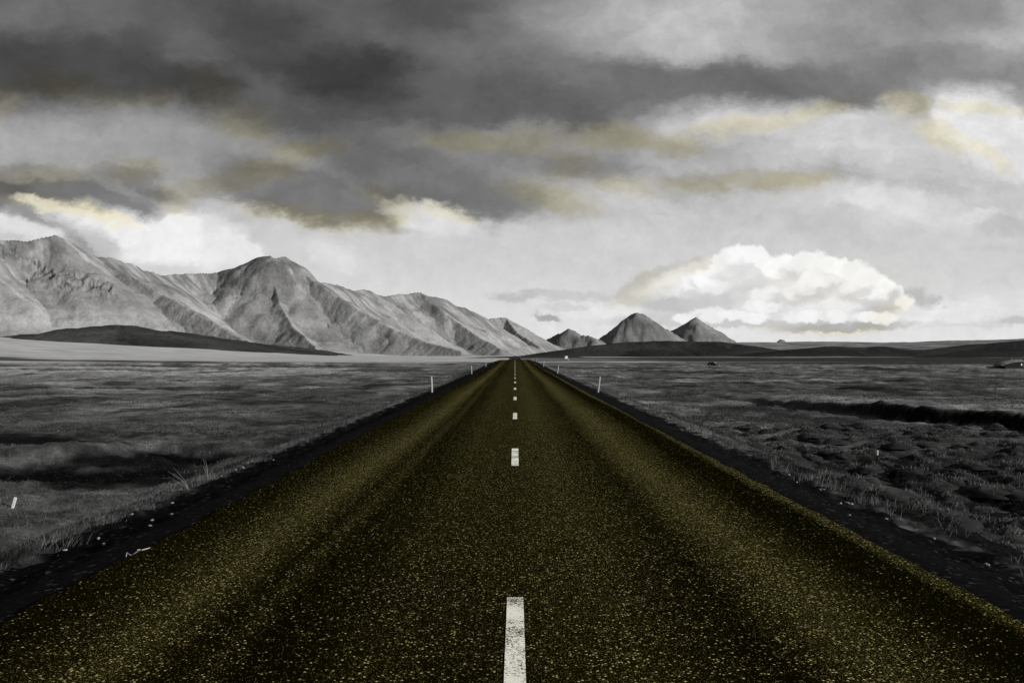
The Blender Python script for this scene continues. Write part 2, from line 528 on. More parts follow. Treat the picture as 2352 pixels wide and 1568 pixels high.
# paint of the centre line, worn through to the chips
M_paint, n = new_mat('worn_road_paint')
pos = n.n('ShaderNodeNewGeometry').outputs['Position']
w1 = n.noise(pos, 70.0, 4.0, 0.7)
w2 = n.noise(pos, 2.2, 3.0, 0.6)
wear = n.mr(n.m('ADD', n.m('MULTIPLY', w1, 0.68), n.m('MULTIPLY', w2, 0.42)), 0.485, 0.545, 1.0, 0.0)
colr = n.mixc(wear, (0.93, 0.92, 0.80), (0.03, 0.026, 0.008))
finish(n, colr, 0.8, 0.1)

M_grass, n = new_mat('dry_grass_blades')
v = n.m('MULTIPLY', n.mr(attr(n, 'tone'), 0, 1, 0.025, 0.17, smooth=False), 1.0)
finish(n, n.grey(v), 1.0, 0.0)

M_post = simple('weathered_white_plastic', (0.42, 0.42, 0.41), 0.6, 0.2, 0.12, 9.0)
M_refl = simple('reflector_pale', (0.62, 0.62, 0.6), 0.3, 0.5, 0.05)
M_stake = simple('white_painted_wood', (0.62, 0.62, 0.61), 0.7, 0.2, 0.1, 14.0)
M_black = simple('black_painted_wood', (0.008, 0.008, 0.008), 0.8, 0.1, 0.2)
M_weed = simple('dry_weed_stalk', (0.2, 0.2, 0.195), 0.9, 0.1, 0.2, 20.0)
M_stone = simple('pale_stone', (0.21, 0.21, 0.205), 0.9, 0.1, 0.3, 20.0)
M_stick = simple('bleached_stick', (0.34, 0.34, 0.33), 0.9, 0.1, 0.2, 20.0)
M_carblack = simple('black_car_paint', (0.006, 0.006, 0.007), 0.25, 0.5, 0.1)
M_tyre = simple('tyre_rubber', (0.012, 0.012, 0.012), 0.8, 0.2, 0.2)
M_rim = simple('alloy', (0.55, 0.55, 0.55), 0.3, 0.5, 0.1, metal=0.6)
M_glass = simple('dark_window_glass', (0.01, 0.01, 0.012), 0.08, 0.6, 0.05)
M_paleglass = simple('pale_glass', (0.7, 0.7, 0.7), 0.15, 0.6, 0.05)
M_van = simple('white_van_paint', (0.62, 0.62, 0.62), 0.35, 0.5, 0.05)
M_turf = simple('turf_roof', (0.16, 0.16, 0.155), 1.0, 0.0, 0.3, 1.2)
M_hutwall = simple('dark_stone_wall', (0.02, 0.02, 0.02), 1.0, 0.1, 0.4, 3.0)
M_white = simple('white_window_frame', (0.5, 0.5, 0.5), 0.6, 0.2, 0.1)


# ------------------------------------------------------------------ ground
_RP = [(-50, 0), (50, 0), (111, .06), (165, .22), (215, .50), (236, .62), (252, .60), (275, .42), (310, -.1), (350, -.8), (410, -1.5), (500, -1.6), (620, -1.15),
       (720, -.95), (860, -1.4), (1000, -2.2), (1200, -2.6)]
_RY = np.arange(-50.0, 1200.0, 1.0)
_RZ = np.interp(_RY, [p[0] for p in _RP], [p[1] for p in _RP])
_kw = np.exp(-0.5 * (np.arange(-30, 31) / 9.0) ** 2)
_RZ = np.convolve(np.pad(_RZ, 30, mode='edge'), _kw / _kw.sum(), mode='valid')


def road_z(y):
    """level, then a gentle rise to a brow, a dip behind it and another low rise far on"""
    return np.interp(np.asarray(y, float), _RY, _RZ)


BANK = [(1560, 890, 96), (1690, 905, 80), (1850, 925, 66), (2000, 938, 60), (2150, 948, 55), (2352, 960, 50), (2600, 985, 43)]
BANK_X = np.array([(b[0] - VX) / F * b[2] for b in BANK])
BANK_Y = np.array([b[2] for b in BANK])


def ground(x, y):
    """height, pale cover, bare soil"""
    x, y = np.asarray(x, float), np.asarray(y, float)
    ax = np.abs(x)
    # open plain
    z = -1.65 - 0.9 * sst(60, 350, y) + 0.9 * sst(500, 1500, y)
    z = z + 0.35 * only(y < 1500, x, y, lambda x, y: fbm(x / 38, y / 30, 3, 3)) * sst(8, 30, ax)
    z = z + 0.16 * only((y < 500) & (ax > 5), x, y, lambda x, y: fbm(x / 4.5, y / 3.5, 4, 11)) * sst(5, 9, ax) * (1 + 0.8 * sst(40, 200, y))
    z = z + 0.08 * only((y < 90) & (ax > 5), x, y, lambda x, y: fbm(x / 0.9, y / 0.8, 3, 21)) * sst(5, 7, ax) * (1 - sst(40, 90, y))
    # gravel fan climbing to the mountains on the left
    fx = np.clip(-x - 330, 0, None)
    z = z + 0.058 * (np.sqrt(fx * fx + 60.0 ** 2) - 60.0) * sst(700, 1500, y)
    z = z + 2.0 * only(y > 700, x, y, lambda x, y: fbm(x / 260, y / 200, 4, 31)) * sst(700, 1600, y) * sst(150, 500, ax)
    # tussocks in the right foreground
    tm = sst(6.8, 9.5, x) * (1 - sst(30, 46, y)) * (1 - sst(24, 32, x))
    tus = only(tm > 0, x, y, lambda x, y: np.clip(ridged(x / 1.3 + 5, y / 1.1, 2, 41) - 0.25, 0, 1))
    z = z + 0.22 * tus * tm
    # dark cut bank, right
    by = np.interp(x, BANK_X[::1] if BANK_X[0] < BANK_X[-1] else BANK_X[::-1], BANK_Y if BANK_X[0] < BANK_X[-1] else BANK_Y[::-1])
    nb = (x > 10) & (x < 130) & (y < 130)
    by = by + 1.1 * only(nb, x, y, lambda x, y: fbm(x / 7.0, y / 9.0, 3, 51))
    inb = sst(14.5, 21, x) * (1 - sst(60, 120, x))
    step = sst(by - 2.6, by + 0.8, y)
    z = z + inb * (0.62 * step * (1 - sst(by + 4, by + 45, y)) - 0.15 * (1 - step) * sst(by - 16, by - 3, y))
    bank = inb * sst(by - 3.0, by - 1.6, y + 0.8 * only(nb, x, y, lambda x, y: fbm(x / 1.2, y / 1.2, 2, 53))) * (1 - sst(by - 0.2, by + 1.4, y + 0.6 * only(nb, x, y, lambda x, y: fbm(x / 1.6, y / 1.6, 2, 57))))
    # ditch with black water-worn banks, left
    dy = 32.5 + 0.10 * (x + 12) + 2.2 * only((x < -6) & (y < 60), x, y, lambda x, y: fbm(x / 4.0, y / 9, 4, 61))
    din = (1 - sst(-11.6, -8.6, x)) * sst(-60, -34, x)
    dd = np.abs(y - dy) / 3.6
    z = z - 0.6 * din * np.exp(-dd * dd)
    d2y = 38.5 + 1.2 * only((x < -6) & (y < 60), x, y, lambda x, y: fbm(x / 3.0, y / 7, 3, 66))
    d2 = sst(-15.0, -13.4, x) * (1 - sst(-9.0, -7.6, x))
    z = z - 0.55 * d2 * np.exp(-((y - d2y) / 1.5) ** 2)
    ditch = np.maximum(din * np.exp(-(dd / 0.85) ** 4), d2 * np.exp(-((y - d2y) / 1.2) ** 4))
    ditch = np.maximum(ditch, .8 * sst(-.35, .3, only((x < -5) & (y < 70) & (y > 20), x, y, lambda x, y: fbm(x / 5, y / 4, 3, 68))) * sst(26, 29, y) * (1 - sst(40, 54, y)) * (1 - sst(-9.5, -6.8, x)))
    # long thin drains far out on the left and right plains
    for (yy, xs0, xs1, wd, dp, sl) in ((300, -400, -60, 5, 1.3, -.03), (430, -600, -40, 8, 1.6, -.02), (135, 12, 60, 1.6, .5, .12), (175, 10, 75, 2.2, .6, .05),
                                       (230, 25, 160, 4, .9, .02), (115, -60, -25, 1.6, .45, .1), (105, 20, 52, 1.4, .5, -.1), (330, 60, 240, 5, 1.2, .02)):
        m_ = sst(xs0, xs0 + 12, x) * (1 - sst(xs1 - 12, xs1, x))
        c_ = yy + sl * x + yy * 0.02 * fbm(x / 20, x * 0 + yy, 3, 71)
        e_ = np.exp(-((y - c_) / wd) ** 2) * m_
        z = z - dp * e_ + dp * 0.5 * np.exp(-((y - c_ - 2.2 * wd) / wd) ** 2) * m_
        ditch = np.maximum(ditch, 0.85 * np.exp(-((y - c_ - 0.6 * wd) / (0.8 * wd)) ** 4) * m_)
    # road embankment
    rz = road_z(y)
    edge = 4.95 + 0.26 * fbm(y / 1.7, np.sign(x) * 3.0, 4, 81) + np.where(x < 0, 0.22, 0.0)
    s1 = rz - 0.05 - 0.36 * sst(3.35, 4.9, ax)
    s2 = sst(4.8, 9.0, ax)
    zz = s1 * (1 - s2) + z * s2
    vg = (ax > 3.4) & (ax < 8) & (y < 120)
    zz = zz + 0.06 * only(vg, x, y, lambda x, y: fbm(x / 0.4, y / 0.4, 3, 91)) * sst(3.6, 4.2, ax) * (1 - sst(6, 8, ax))
    zz = np.where(ax < 3.3, rz - 0.06, zz)
    soil = 1 - sst(edge - 0.2, edge + 0.25, ax + 0.30 * only(vg, x, y, lambda x, y: fbm(x / 0.35, y / 0.35, 2, 95)))
    soil = np.maximum(soil, np.maximum(bank, np.clip(ditch * 1.2, 0, 1) * (y < 600)))
    soil = np.maximum(soil, tm * (1 - 0.12 * sst(0.2, 0.6, tus)))
    soil = np.maximum(soil, .97 * sst(4.9, 5.2, x) * (1 - sst(19, 33, y + .4 * (5 - x) + 7 * only((x > 4.5) & (x < 45) & (y < 50), x, y, lambda x, y: fbm(x / 1.1, y / 1.4, 4, 173)))) * (x < 40))
    # bare dark heath streaks across the plain
    s1_ = sst(.08, .42, only((y > 22) & (y < 260), x, y, lambda x, y: fbm(x / 6, y / 12, 5, 141))) * sst(22, 45, y) * (1 - sst(120, 260, y)) * .62
    s2_ = sst(.06, .38, only((y > 110) & (y < 620), x, y, lambda x, y: fbm(x / 24, y / 62, 5, 151))) * sst(110, 220, y) * (1 - sst(500, 620, y)) * .7
    l1 = np.exp(-((y - 560 - 1.1 * (-130 - x) - 30 * fbm(x / 60, y / 90, 2, 161)) / 55) ** 2) * sst(-620, -500, x) * (1 - sst(-70, -20, x))
    l2 = np.exp(-((y - 385 - 0.4 * (-90 - x) - 20 * fbm(x / 40, y / 60, 3, 171)) / 30) ** 2) * (1 - sst(-45, -15, x))
    l3 = sst(430, 520, y) * (1 - sst(1250, 1400, y)) * (x > 0) * sst(60, 140, x) * .75
    streak = np.maximum.reduce([s1_, s2_, .95 * l1, .9 * l2, l3]) * sst(7, 12, ax)
    soil = np.maximum(soil, streak)
    # sunlight on the far fields painted pale, dry grass patches nearer
    far = sst(560, 680, y + 60 * fbm(x / 90, y / 60, 3, 101)) * np.where(x < 0, 1.0, sst(720, 640, y) * sst(0, 30, 260 - x) + 0.0)
    far = np.maximum(far, sst(1500, 1700, y) * (x < 200))
    strip = sst(1350, 1450, y) * sst(1900, 1700, y) * sst(330, 370, x) * sst(560, 480, x)
    mid = 0.58 * sst(45, 260, y) * sst(8, 50, -x) + 0.10 * sst(60, 300, y) * (x > 0) + 0.05
    trk = np.exp(-((y - 405 - 0.03 * x) / 7.0) ** 2) * (x > 45) * 0.55
    loc = 0.42 * np.clip(only(y < 700, x, y, lambda x, y: fbm(x / 7, y / 14, 5, 111)) + 0.1, 0, 1) * sst(15, 30, y)
    lip = 0.5 * inb * sst(by + 0.8, by + 2, y) * (1 - sst(by + 8, by + 25, y))
    loc = loc * (1 - .8 * (x < -6) * sst(58, 48, y) * sst(20, 26, y))
    pale = np.clip(np.maximum.reduce([far, mid + loc, trk, strip, lip]), 0, 1)
    return zz, pale, soil


def ground_z(x, y):
    return float(ground(np.array([x]), np.array([y]))[0][0])


APEX = 6.0
rows = np.geomspace(1.6, 14000.0 + APEX, 1180) - APEX
uu_ = np.concatenate([np.linspace(-1.6, -0.58, 60)[:-1], np.linspace(-0.58, 0.58, 820), np.linspace(0.58, 1.6, 60)[1:]])
GY, GU = np.meshgrid(rows, uu_, indexing='ij')
GX = GU * (GY + APEX)
gz, gp, gs = ground(GX, GY)
gme = np_mesh('ground', np.stack([GX, GY, gz], -1).reshape(-1, 3), grid_faces(len(rows), len(uu_)), True,
              {'pale': gp, 'soil': gs})
link('ground', gme, M_ground, kind='structure')

# ------------------------------------------------------------------ road and its markings
ys = np.concatenate([np.arange(-8, 70, 0.22), np.arange(70, 240, 2.0), np.arange(240, 900, 10.0)])
xs = np.array([-3.30, -3.25, -1.6, 0, 1.6, 3.25, 3.30])
RY, RX = np.meshgrid(ys, xs, indexing='ij')
# broken, crumbling asphalt edge
RX = RX + np.where(np.abs(RX) > 3.1, 0.032 * fbm(RY / 0.9, np.sign(RX) * 4.0, 4, 700, .65) + 0.04 * fbm(RY / 6.0, np.sign(RX) * 2.0, 2, 705), 0.0)
RZ = road_z(RY) + np.where(np.arange(7)[None, :] % 6 == 0, -0.05, 0.0)
link('road', np_mesh('road', np.stack([RX, RY, RZ], -1).reshape(-1, 3), grid_faces(len(ys), len(xs)), False), M_road, kind='structure')
DASH_P, DASH_L = 12.0, 3.05
D0 = EYE * F / (1370 - HZ) - DASH_L       # near end of the nearest dash
for k in range(0, 44):
    y0 = D0 + k * DASH_P
    yy = np.linspace(y0, y0 + DASH_L, 5)
    hw = 0.056
    vs = []
    for q in yy:
        zq = float(road_z(q)) + 0.004
        vs += [(-hw - 0.004 * random.random(), q, zq), (hw + 0.004 * random.random(), q, zq)]
    fc = np.array([[2 * i, 2 * i + 1, 2 * i + 3, 2 * i + 2] for i in range(4)])
    link('road_marking', np_mesh('road_marking', np.array(vs), fc, False), M_paint, kind='structure')


# ------------------------------------------------------------------ mountains and hills
def ridge_height(X, Y, ridges, zb):
    """height over a set of ridge lines; each ridge = (points, spread, power, gully amplitude, seed)"""
    H = np.full(X.shape, -1e9)
    ST = np.zeros(X.shape)
    for (pts, spread, pw, gul, seed) in ridges:
        pts = np.array(pts, float)
        seg = np.hypot(*(pts[1:, :2] - pts[:-1, :2]).T)
        cum = np.concatenate([[0], np.cumsum(seg)])
        h = np.full(X.shape, -1e9)
        sb = np.zeros(X.shape)
        db = np.zeros(X.shape)
        wx = 46 * fbm(X / 260, Y / 260, 3, 905)
        wy = 46 * fbm(X / 260 + 40, Y / 260, 3, 906)
        rnd = (45.0 if pw < 1.12 else 14.0) if pw < 1.31 else 85.0
        for i in range(len(pts) - 1):
            a, b = pts[i], pts[i + 1]
            dx, dy = b[0] - a[0], b[1] - a[1]
            t = np.clip(((X - a[0]) * dx + (Y - a[1]) * dy) / max(dx * dx + dy * dy, 1e-6), 0, 1)
            fade = 1.0
            d0 = np.hypot(X - a[0] - t * dx, Y - a[1] - t * dy)
            fade = sst(0, 120, d0)
            d = np.hypot(X + wx * fade - a[0] - t * dx, Y + wy * fade - a[1] - t * dy)
            hc = a[2] + t * (b[2] - a[2])
            wd = np.maximum(spread * (hc - zb), 1.0)
            q = np.clip(1 - d / wd, -0.2, 1)
            d = np.sqrt(d * d + rnd * rnd) - rnd
            hh = zb + (hc - zb) * np.where(q > 0, np.abs(q) ** pw, q * 0.3)
            u = hh > h
            h = np.where(u, hh, h)
            sb = np.where(u, cum[i] + t * seg[i], sb)
            db = np.where(u, d, db)
        keep = h > H - 45
        if gul:
            hk, sk_, dk, Xk, Yk = h[keep], sb[keep], db[keep], X[keep], Y[keep]
            h_full, st_full = h, np.zeros(X.shape)
            h, sb, db = hk, sk_, dk
            env = sst(10, 160, db) * np.clip((h - zb) / 90.0, 0, 1)
            # gullies run down the fall line: fine along the crest, long across it
            g1 = ridged(sb / 170 + 0.15 * perlin(db / 90, sb / 90, seed), db / 900, 2, seed + 1)
            g2 = ridged(sb / 60 + 0.3 * perlin(db / 70, sb / 70, seed + 2), db / 420, 3, seed + 3)
            # a few sharp washed-out runnels
            run = sst(.44, .55, ridged(sb / 75 + 0.35 * perlin(db / 130, sb / 130, seed + 7), db / 700, 1, seed + 8)) * sst(-.2, .2, fbm(sb / 260, db / 260, 2, seed + 10))
            h = h - gul * env * (0.75 * g1 + 0.5 * g2 - 0.6 + 0.6 * run)
            st_full[keep] = fbm(sb / 26, db / 260, 4, seed + 4) + 0.5 * fbm(sb / 90, db / 500, 3, seed + 9)
            h_full[keep] = h
            h, sk = h_full, st_full
        else:
            sk = fbm(X / 90, Y / 90, 4, seed)
        u = h > H
        H = np.where(u, h, H)
        ST = np.where(u, sk, ST)
    return H, ST


def massif(name, u0, u1, nu, d0, d1, nd, ridges, zb, mat, rough=1.0, rockfn=None, fine=1.0):
    rows = np.geomspace(d0, d1, nd)
    us = (np.linspace(u0, u1, nu) - VX) / F
    Yg, Ug = np.meshgrid(rows, us, indexing='ij')
    Xg = Ug * Yg
    H, ST = ridge_height(Xg, Yg, ridges, zb)
    up = np.clip((H - zb) / 40.0, 0, 1)
    H = H + up * rough * (4.0 * fbm(Xg / 120, Yg / 120, 3, 201) + 1.6 * fine * fbm(Xg / 26, Yg / 26, 4, 211))
    rock = np.zeros(H.shape)
    if rockfn is not None:
        H, rock = rockfn(Xg, Yg, H)
    me = np_mesh(name, np.stack([Xg, Yg, H], -1).reshape(-1, 3), grid_faces(nd, nu), True, {'streak': ST, 'rock': rock})
    return link(name, me, mat, kind='structure')


def line(*pp):
    return [at(*p) for p in pp]


crest = line((-900, 640, 2400), (-600, 590, 2500), (-300, 560, 2700), (-120, 545, 2850), (0, 551, 3000), (60, 553, 3050), (100, 545, 3080), (125, 538, 3100), (150, 550, 3130),
             (165, 556, 3150), (195, 574, 3200), (220, 589, 3250), (262, 592, 3350), (300, 606, 3450), (330, 621, 3600), (380, 634, 3900), (405, 628, 4000), (430, 627, 4100),
             (500, 625, 4200), (540, 614, 4200), (575, 598, 4200), (592, 591, 4200), (620, 587, 4200), (632, 592, 4210), (645, 589, 4230), (656, 590, 4250), (690, 615, 4320), (722, 645, 4450),
             (775, 656, 4750), (815, 667, 5000), (835, 664, 5100), (850, 668, 5200), (880, 681, 5400), (915, 674, 5500), (935, 676, 5550), (965, 671, 5600), (985, 680, 5750),
             (1020, 686, 6000), (1045, 700, 6150), (1065, 705, 6200), (1090, 717, 6400), (1115, 730, 6600), (1180, 770, 7000), (1240, 815, 7300))
spurs = [
    (line((220, 589, 3250), (300, 635, 3180), (400, 690, 3080), (500, 745, 2960), (570, 785, 2850)), 2.1, 1.45, 9, 310),
    (line((622, 600, 4200), (627, 640, 4100), (641, 694, 3940), (672, 750, 3760), (725, 796, 3560)), 1.95, 1.45, 9, 350),
    (line((662, 597, 4255), (722, 646, 4150), (780, 682, 4080), (840, 718, 4000), (900, 752, 3920), (960, 778, 3850), (1060, 805, 3700)), 1.85, 1.5, 9, 360),
    (line((835, 664, 5100), (868, 715, 5000), (930, 772, 4850)), 1.9, 1.4, 9, 380),
    (line((965, 671, 5600), (1020, 715, 5450), (1080, 760, 5300), (1150, 800, 5100)), 1.7, 1.4, 9, 370),
]


def crags(X, Y, H):
    # broken rock band high on the near mountain, and blocks along the crest
    uu = X / Y * F + VX
    vv = HZ - (H - EYE) / Y * F
    ln = np.interp(uu, [-400, 0, 60, 130, 210, 270], [560, 585, 600, 640, 655, 672])
    m = np.exp(-((vv - ln) / 20.0) ** 2) * sst(300, 230, uu) * (Y < 3600)
    m2 = np.exp(-(((uu - 148) / 34) ** 2 + ((vv - 648) / 26) ** 2)) * (Y < 3600)
    m = np.clip(np.maximum(m, 1.2 * m2), 0, 1)
    r = ridged(X / 34, Y / 60, 3, 401) - 0.35
    H2 = H + 16 * m * np.clip(r, -0.6, 1)
    rock = np.clip(m * sst(-0.1, 0.4, ridged(X / 26, Y / 40, 2, 411) - 0.3), 0, 1)
    top = sst(90, 300, H + 60 * fbm(X / 300, Y / 300, 2, 431))
    rock = np.maximum(rock, 0.75 * top * sst(-0.25, 0.45, fbm(X / 120, Y / 150, 5, 421) + 0.1))
    return H2, rock


massif('mountain', -700, 1270, 1150, 2050, 7600, 560, [(crest, 1.68, 1.3, 10, 300)] + spurs, -8.0, M_mount, 1.0, crags)
massif('mountain', 1020, 1400, 260, 6600, 10500, 200,
       [(line((1020, 790, 8600), (1100, 745, 8000), (1125, 731, 8000), (1145, 729, 8050), (1162, 729, 8100), (1200, 750, 8300), (1250, 778, 8500), (1290, 802, 8700), (1330, 816, 8800)), 1.8, 1.3, 16, 430),
        (line((1162, 729, 8100), (1190, 765, 7800), (1240, 795, 7500)), 1.7, 1.3, 14, 440)], -8.0, M_mount)
# three far cones
massif('mountain', 1200, 1440, 220, 8200, 12500, 160,
       [(line((1240, 786, 9500), (1262, 776, 9400), (1285, 764, 9300), (1306, 753, 9300), (1318, 758, 9300), (1335, 769, 9250), (1358, 771, 9200), (1375, 777, 9200), (1400, 792, 9200)), 1.35, 1.12, 14, 450),
        (line((1306, 753, 9280), (1306.3, 753, 9278)), 1.3, 1.06, 14, 455)], -8.0, M_far, 1.2)
massif('mountain', 1320, 1680, 300, 9000, 14500, 180,
       [(line((1376, 785, 10600), (1402, 765, 10500), (1432, 737, 10400), (1450, 720, 10400), (1462, 717, 10400), (1480, 721, 10400), (1492, 730, 10400), (1506, 743, 10450), (1522, 752, 10500), (1538, 758, 10550), (1560, 772, 10600), (1585, 784, 10600)), 1.3, 1.05, 16, 460),
        (line((1462, 717, 10380), (1462.3, 717, 10378)), 1.3, 1.06, 14, 465),
        (line((1522, 752, 10480), (1522.3, 752, 10478)), 1.3, 1.06, 14, 468)], -8.0, M_far, 1.2)
massif('mountain', 1480, 1760, 260, 10500, 15500, 160,
       [(line((1530, 769, 12000), (1560, 750, 11900), (1582, 738, 11900), (1588, 733, 11900), (1598, 727, 11900), (1606, 733, 11900), (1625, 746, 11950), (1640, 753, 12000), (1655, 760, 12000), (1672, 773, 12000), (1700, 789, 12000)), 1.3, 1.05, 14, 470),
        (line((1598, 727, 11880), (1598.3, 727, 11878)), 1.3, 1.06, 14, 475)], -8.0, M_far, 1.2)


def c4(cx, cy, d):       # points read off the right-hand strip of the picture
    return ((1800 + cx / 3.36) * 0.9408, (740 + cy / 3.36) * 0.9408, d)


# low hills, right
massif('plateau', 1500, 3000, 420, 3600, 7000, 90,
       [(line((1560, 789, 4600), (1640, 786, 4600), c4(0, 319, 4700), c4(310, 317, 4700), c4(700, 312, 4700), c4(850, 314, 4700), c4(1200, 320, 4700), c4(1500, 317, 4600), c4(1600, 309, 4600),
               c4(1750, 304, 4600), c4(2000, 302, 4500), c4(2200, 298, 4500), c4(2352, 289, 4500), (2700, 770, 4400), (3000, 765, 4400)), 18, 1.3, 0, 480)], -6.0, M_plateau, 0.25)
massif('mound', 1760, 1830, 60, 5000, 5500, 40,
       [(line(c4(335, 308, 5250), c4(345, 298, 5250), c4(358, 295, 5250), c4(375, 299, 5250), c4(388, 307, 5250)), 0.95, 0.8, 0, 485)], 40.0, M_plateau, 0.1)
massif('hill', 1150, 1990, 420, 1500, 3400, 160,
       [(line((1225, 833, 2100), (1258, 821, 2150), (1300, 807, 2200), (1340, 798, 2250), (1390, 790, 2300), (1440, 785, 2300), (1500, 783, 2300), (1600, 783, 2300), (1660, 786, 2300),
               (1720, 793, 2250), (1790, 803, 2200), (1850, 820, 2150)), 7.5, 1.2, 3, 490)], -7.0, M_hill, 0.4)
massif('hill', 1640, 3000, 420, 1250, 2900, 150,
       [(line(c4(60, 460, 1750), c4(230, 425, 1780), c4(380, 400, 1800), c4(590, 387, 1800), c4(620, 367, 1820), c4(720, 351, 1830), c4(860, 357, 1830), c4(1000, 360, 1830), c4(1150, 351, 1830), c4(1300, 360, 1820), c4(1430, 375, 1800),
               c4(1560, 380, 1800), c4(1640, 372, 1800), c4(1740, 380, 1780), c4(1800, 366, 1780), c4(1880, 346, 1760), c4(2000, 331, 1750), c4(2200, 316, 1750), c4(2352, 301, 1740), (2700, 780, 1700), (3000, 775, 1700)), 9, 1.15, 3, 500)], -6.0, M_hill, 0.4)
massif('hill', 1560, 1860, 160, 850, 1250, 60,
       [(line((1590, 830, 1000), (1630, 826, 1000), (1690, 822.5, 1000), (1730, 822, 1000), (1780, 825, 1000), (1840, 830, 1000)), 12, 1.1, 0, 505)], -5.5, M_hill, 0.05)
massif('hill', 980, 1420, 220, 1000, 1700, 70,
       [(line((1000, 827, 1250), (1060, 822, 1250), (1110, 819.5, 1250), (1160, 818.5, 1250), (1210, 817, 1250), (1290, 816.5, 1250), (1330, 819, 1250), (1365, 823, 1250), (1400, 828, 1250)), 14, 1.1, 0, 510)], -5.5, M_hill, 0.08)
# dark low hill at the foot of the left mountain
massif('hill', -60, 960, 420, 1900, 2950, 120,
       [(line((-40, 775, 2300), (83, 766, 2300), (150, 757, 2320), (215, 748, 2340), (262, 744, 2350), (300, 745, 2360), (330, 751, 2370), (352, 757, 2380), (392, 758, 2400), (432, 769, 2420), (482, 772, 2440), (520, 781, 2460),
               (570, 789, 2480), (640, 793, 2500), (700, 798, 2520), (750, 805, 2540), (800, 814, 2560), (830, 823, 2580)), 6, 1.2, 3, 520)], -4.0, M_lowhill, 0.6)


def on_verge(px, py):
    """ground point seen at picture-plan px, py (marching down the ray)"""
    for d in np.geomspace(5, 300, 900):
        x, y, z = at(px, py, d)
        if z <= ground_z(x, y):
            return x, y, ground_z(x, y)
    return at(px, py, 30)


# ------------------------------------------------------------------ things: helpers
def bm_obj(name, bm, mat, parent=None, smooth=False):
    me = bpy.data.meshes.new(name)
    bm.normal_update()
    bm.to_mesh(me)
    bm.free()
    if smooth:
        me.polygons.foreach_set('use_smooth', [True] * len(me.polygons))
    return link(name, me, mat, parent)


def thing(name, loc, label, cat, rz=0.0, group=None, rot=None):
    o = bpy.data.objects.new(name, None)
    o.empty_display_size = 0.2
    COL.objects.link(o)
    o.location = loc
    o.rotation_euler = rot if rot else (0, 0, rz)
    o['label'] = label
    o['category'] = cat
    if group:
        o['group'] = group
    return o


def tag(o, label, cat, group=None):
    o['label'] = label
    o['category'] = cat
    if group:
        o['group'] = group
    return o


def box(bm, x0, x1, y0, y1, z0, z1, bev=0.0):
    r = bmesh.ops.create_cube(bm, size=1.0)
    bmesh.ops.scale(bm, vec=(x1 - x0, y1 - y0, z1 - z0), verts=r['verts'])
    bmesh.ops.translate(bm, vec=((x0 + x1) / 2, (y0 + y1) / 2, (z0 + z1) / 2), verts=r['verts'])
    if bev:
        es = list({e for v in r['verts'] for e in v.link_edges})
        bmesh.ops.bevel(bm, geom=es, offset=bev, segments=2, affect='EDGES')


def prism(bm, prof, w0, w1, axis='y'):
    """extrude a closed x-z outline between y = w0 and y = w1"""
    a = [bm.verts.new((x, w0, z)) for x, z in prof]
    b = [bm.verts.new((x, w1, z)) for x, z in prof]
    bm.faces.new(a)
    bm.faces.new(list(reversed(b)))
    for i in range(len(prof)):
        j = (i + 1) % len(prof)
        bm.faces.new((a[j], a[i], b[i], b[j]))
    bmesh.ops.recalc_face_normals(bm, faces=bm.faces)


def copy_tree(o):
    c = o.copy()
    COL.objects.link(c)
    for ch in list(o.children):
        k = ch.copy()
        COL.objects.link(k)
        k.parent = c
        for g in ch.children:
            q = g.copy()
            COL.objects.link(q)
            q.parent = k
    return c


# ------------------------------------------------------------------ roadside marker posts
def make_post():
    t = thing('marker_post', (0, 0, 0), '', 'post')
    bm = bmesh.new()
    # shallow channel section with a slanted head
    sec = [(-.055, .02), (-.055, -.012), (-.02, -.03), (.02, -.03), (.055, -.012), (.055, .02)]
    lo = [bm.verts.new((x, y, -.25)) for x, y in sec]
    hi = [bm.verts.new((x * .96, y, .93 - .5 * (x + .055))) for x, y in sec]
    for i in range(6):
        j = (i + 1) % 6
        bm.faces.new((lo[i], lo[j], hi[j], hi[i]))
    bm.faces.new(hi)
    bmesh.ops.recalc_face_normals(bm, faces=bm.faces)
    bm_obj('shaft', bm, M_post, t)
    bm = bmesh.new()
    box(bm, -.017, .017, -.036, -.031, .66, .82, .002)
    bm_obj('reflector', bm, M_refl, t)
    return t


post0 = make_post()
ORD = ['nearest', 'second nearest', 'third nearest', 'fourth nearest', 'fifth nearest']
first = True
for side, sx_, nm in ((-1, -4.52, 'left'), (1, 4.42, 'right')):
    for k in range(16):
        y = 58 + 53.5 * k + random.uniform(-1, 1) * (k > 1)
        p = post0 if first else copy_tree(post0)
        first = False
        x = sx_ + random.uniform(-.05, .05)
        p.location = (x, y, ground_z(x, y) - 0.02)
        p.rotation_euler = (random.uniform(-.02, .02), math.radians((-2.5 if side < 0 else 7) + random.uniform(-1.5, 1.5) * (k > 1)), random.uniform(-.15, .15))
        p['group'] = 'white marker posts along the road verges'
        if k < 5:
            p['label'] = f'{ORD[k]} white marker post on the {nm} verge of the road'
        elif k < 9:
            p['label'] = f'tiny far white marker post at the brow of the road, {nm} verge'
        else:
            p['label'] = 'speck-like white post beyond the brow of the road'
            p['group'] = 'far posts beyond the brow of the road'
# leaning white stake by the ditch, left
gx, gy, _g = on_verge(29, 1167)
t = thing('stake', (gx, gy, _g - .02), 'short white stake leaning to the right beside the black ditch on the left', 'stake', rot=(0.0, math.radians(15), 0.2))
bm = bmesh.new()
box(bm, -.032, .032, -.02, .02, -.15, .25, .006)
bm_obj('shaft', bm, M_stake, t)
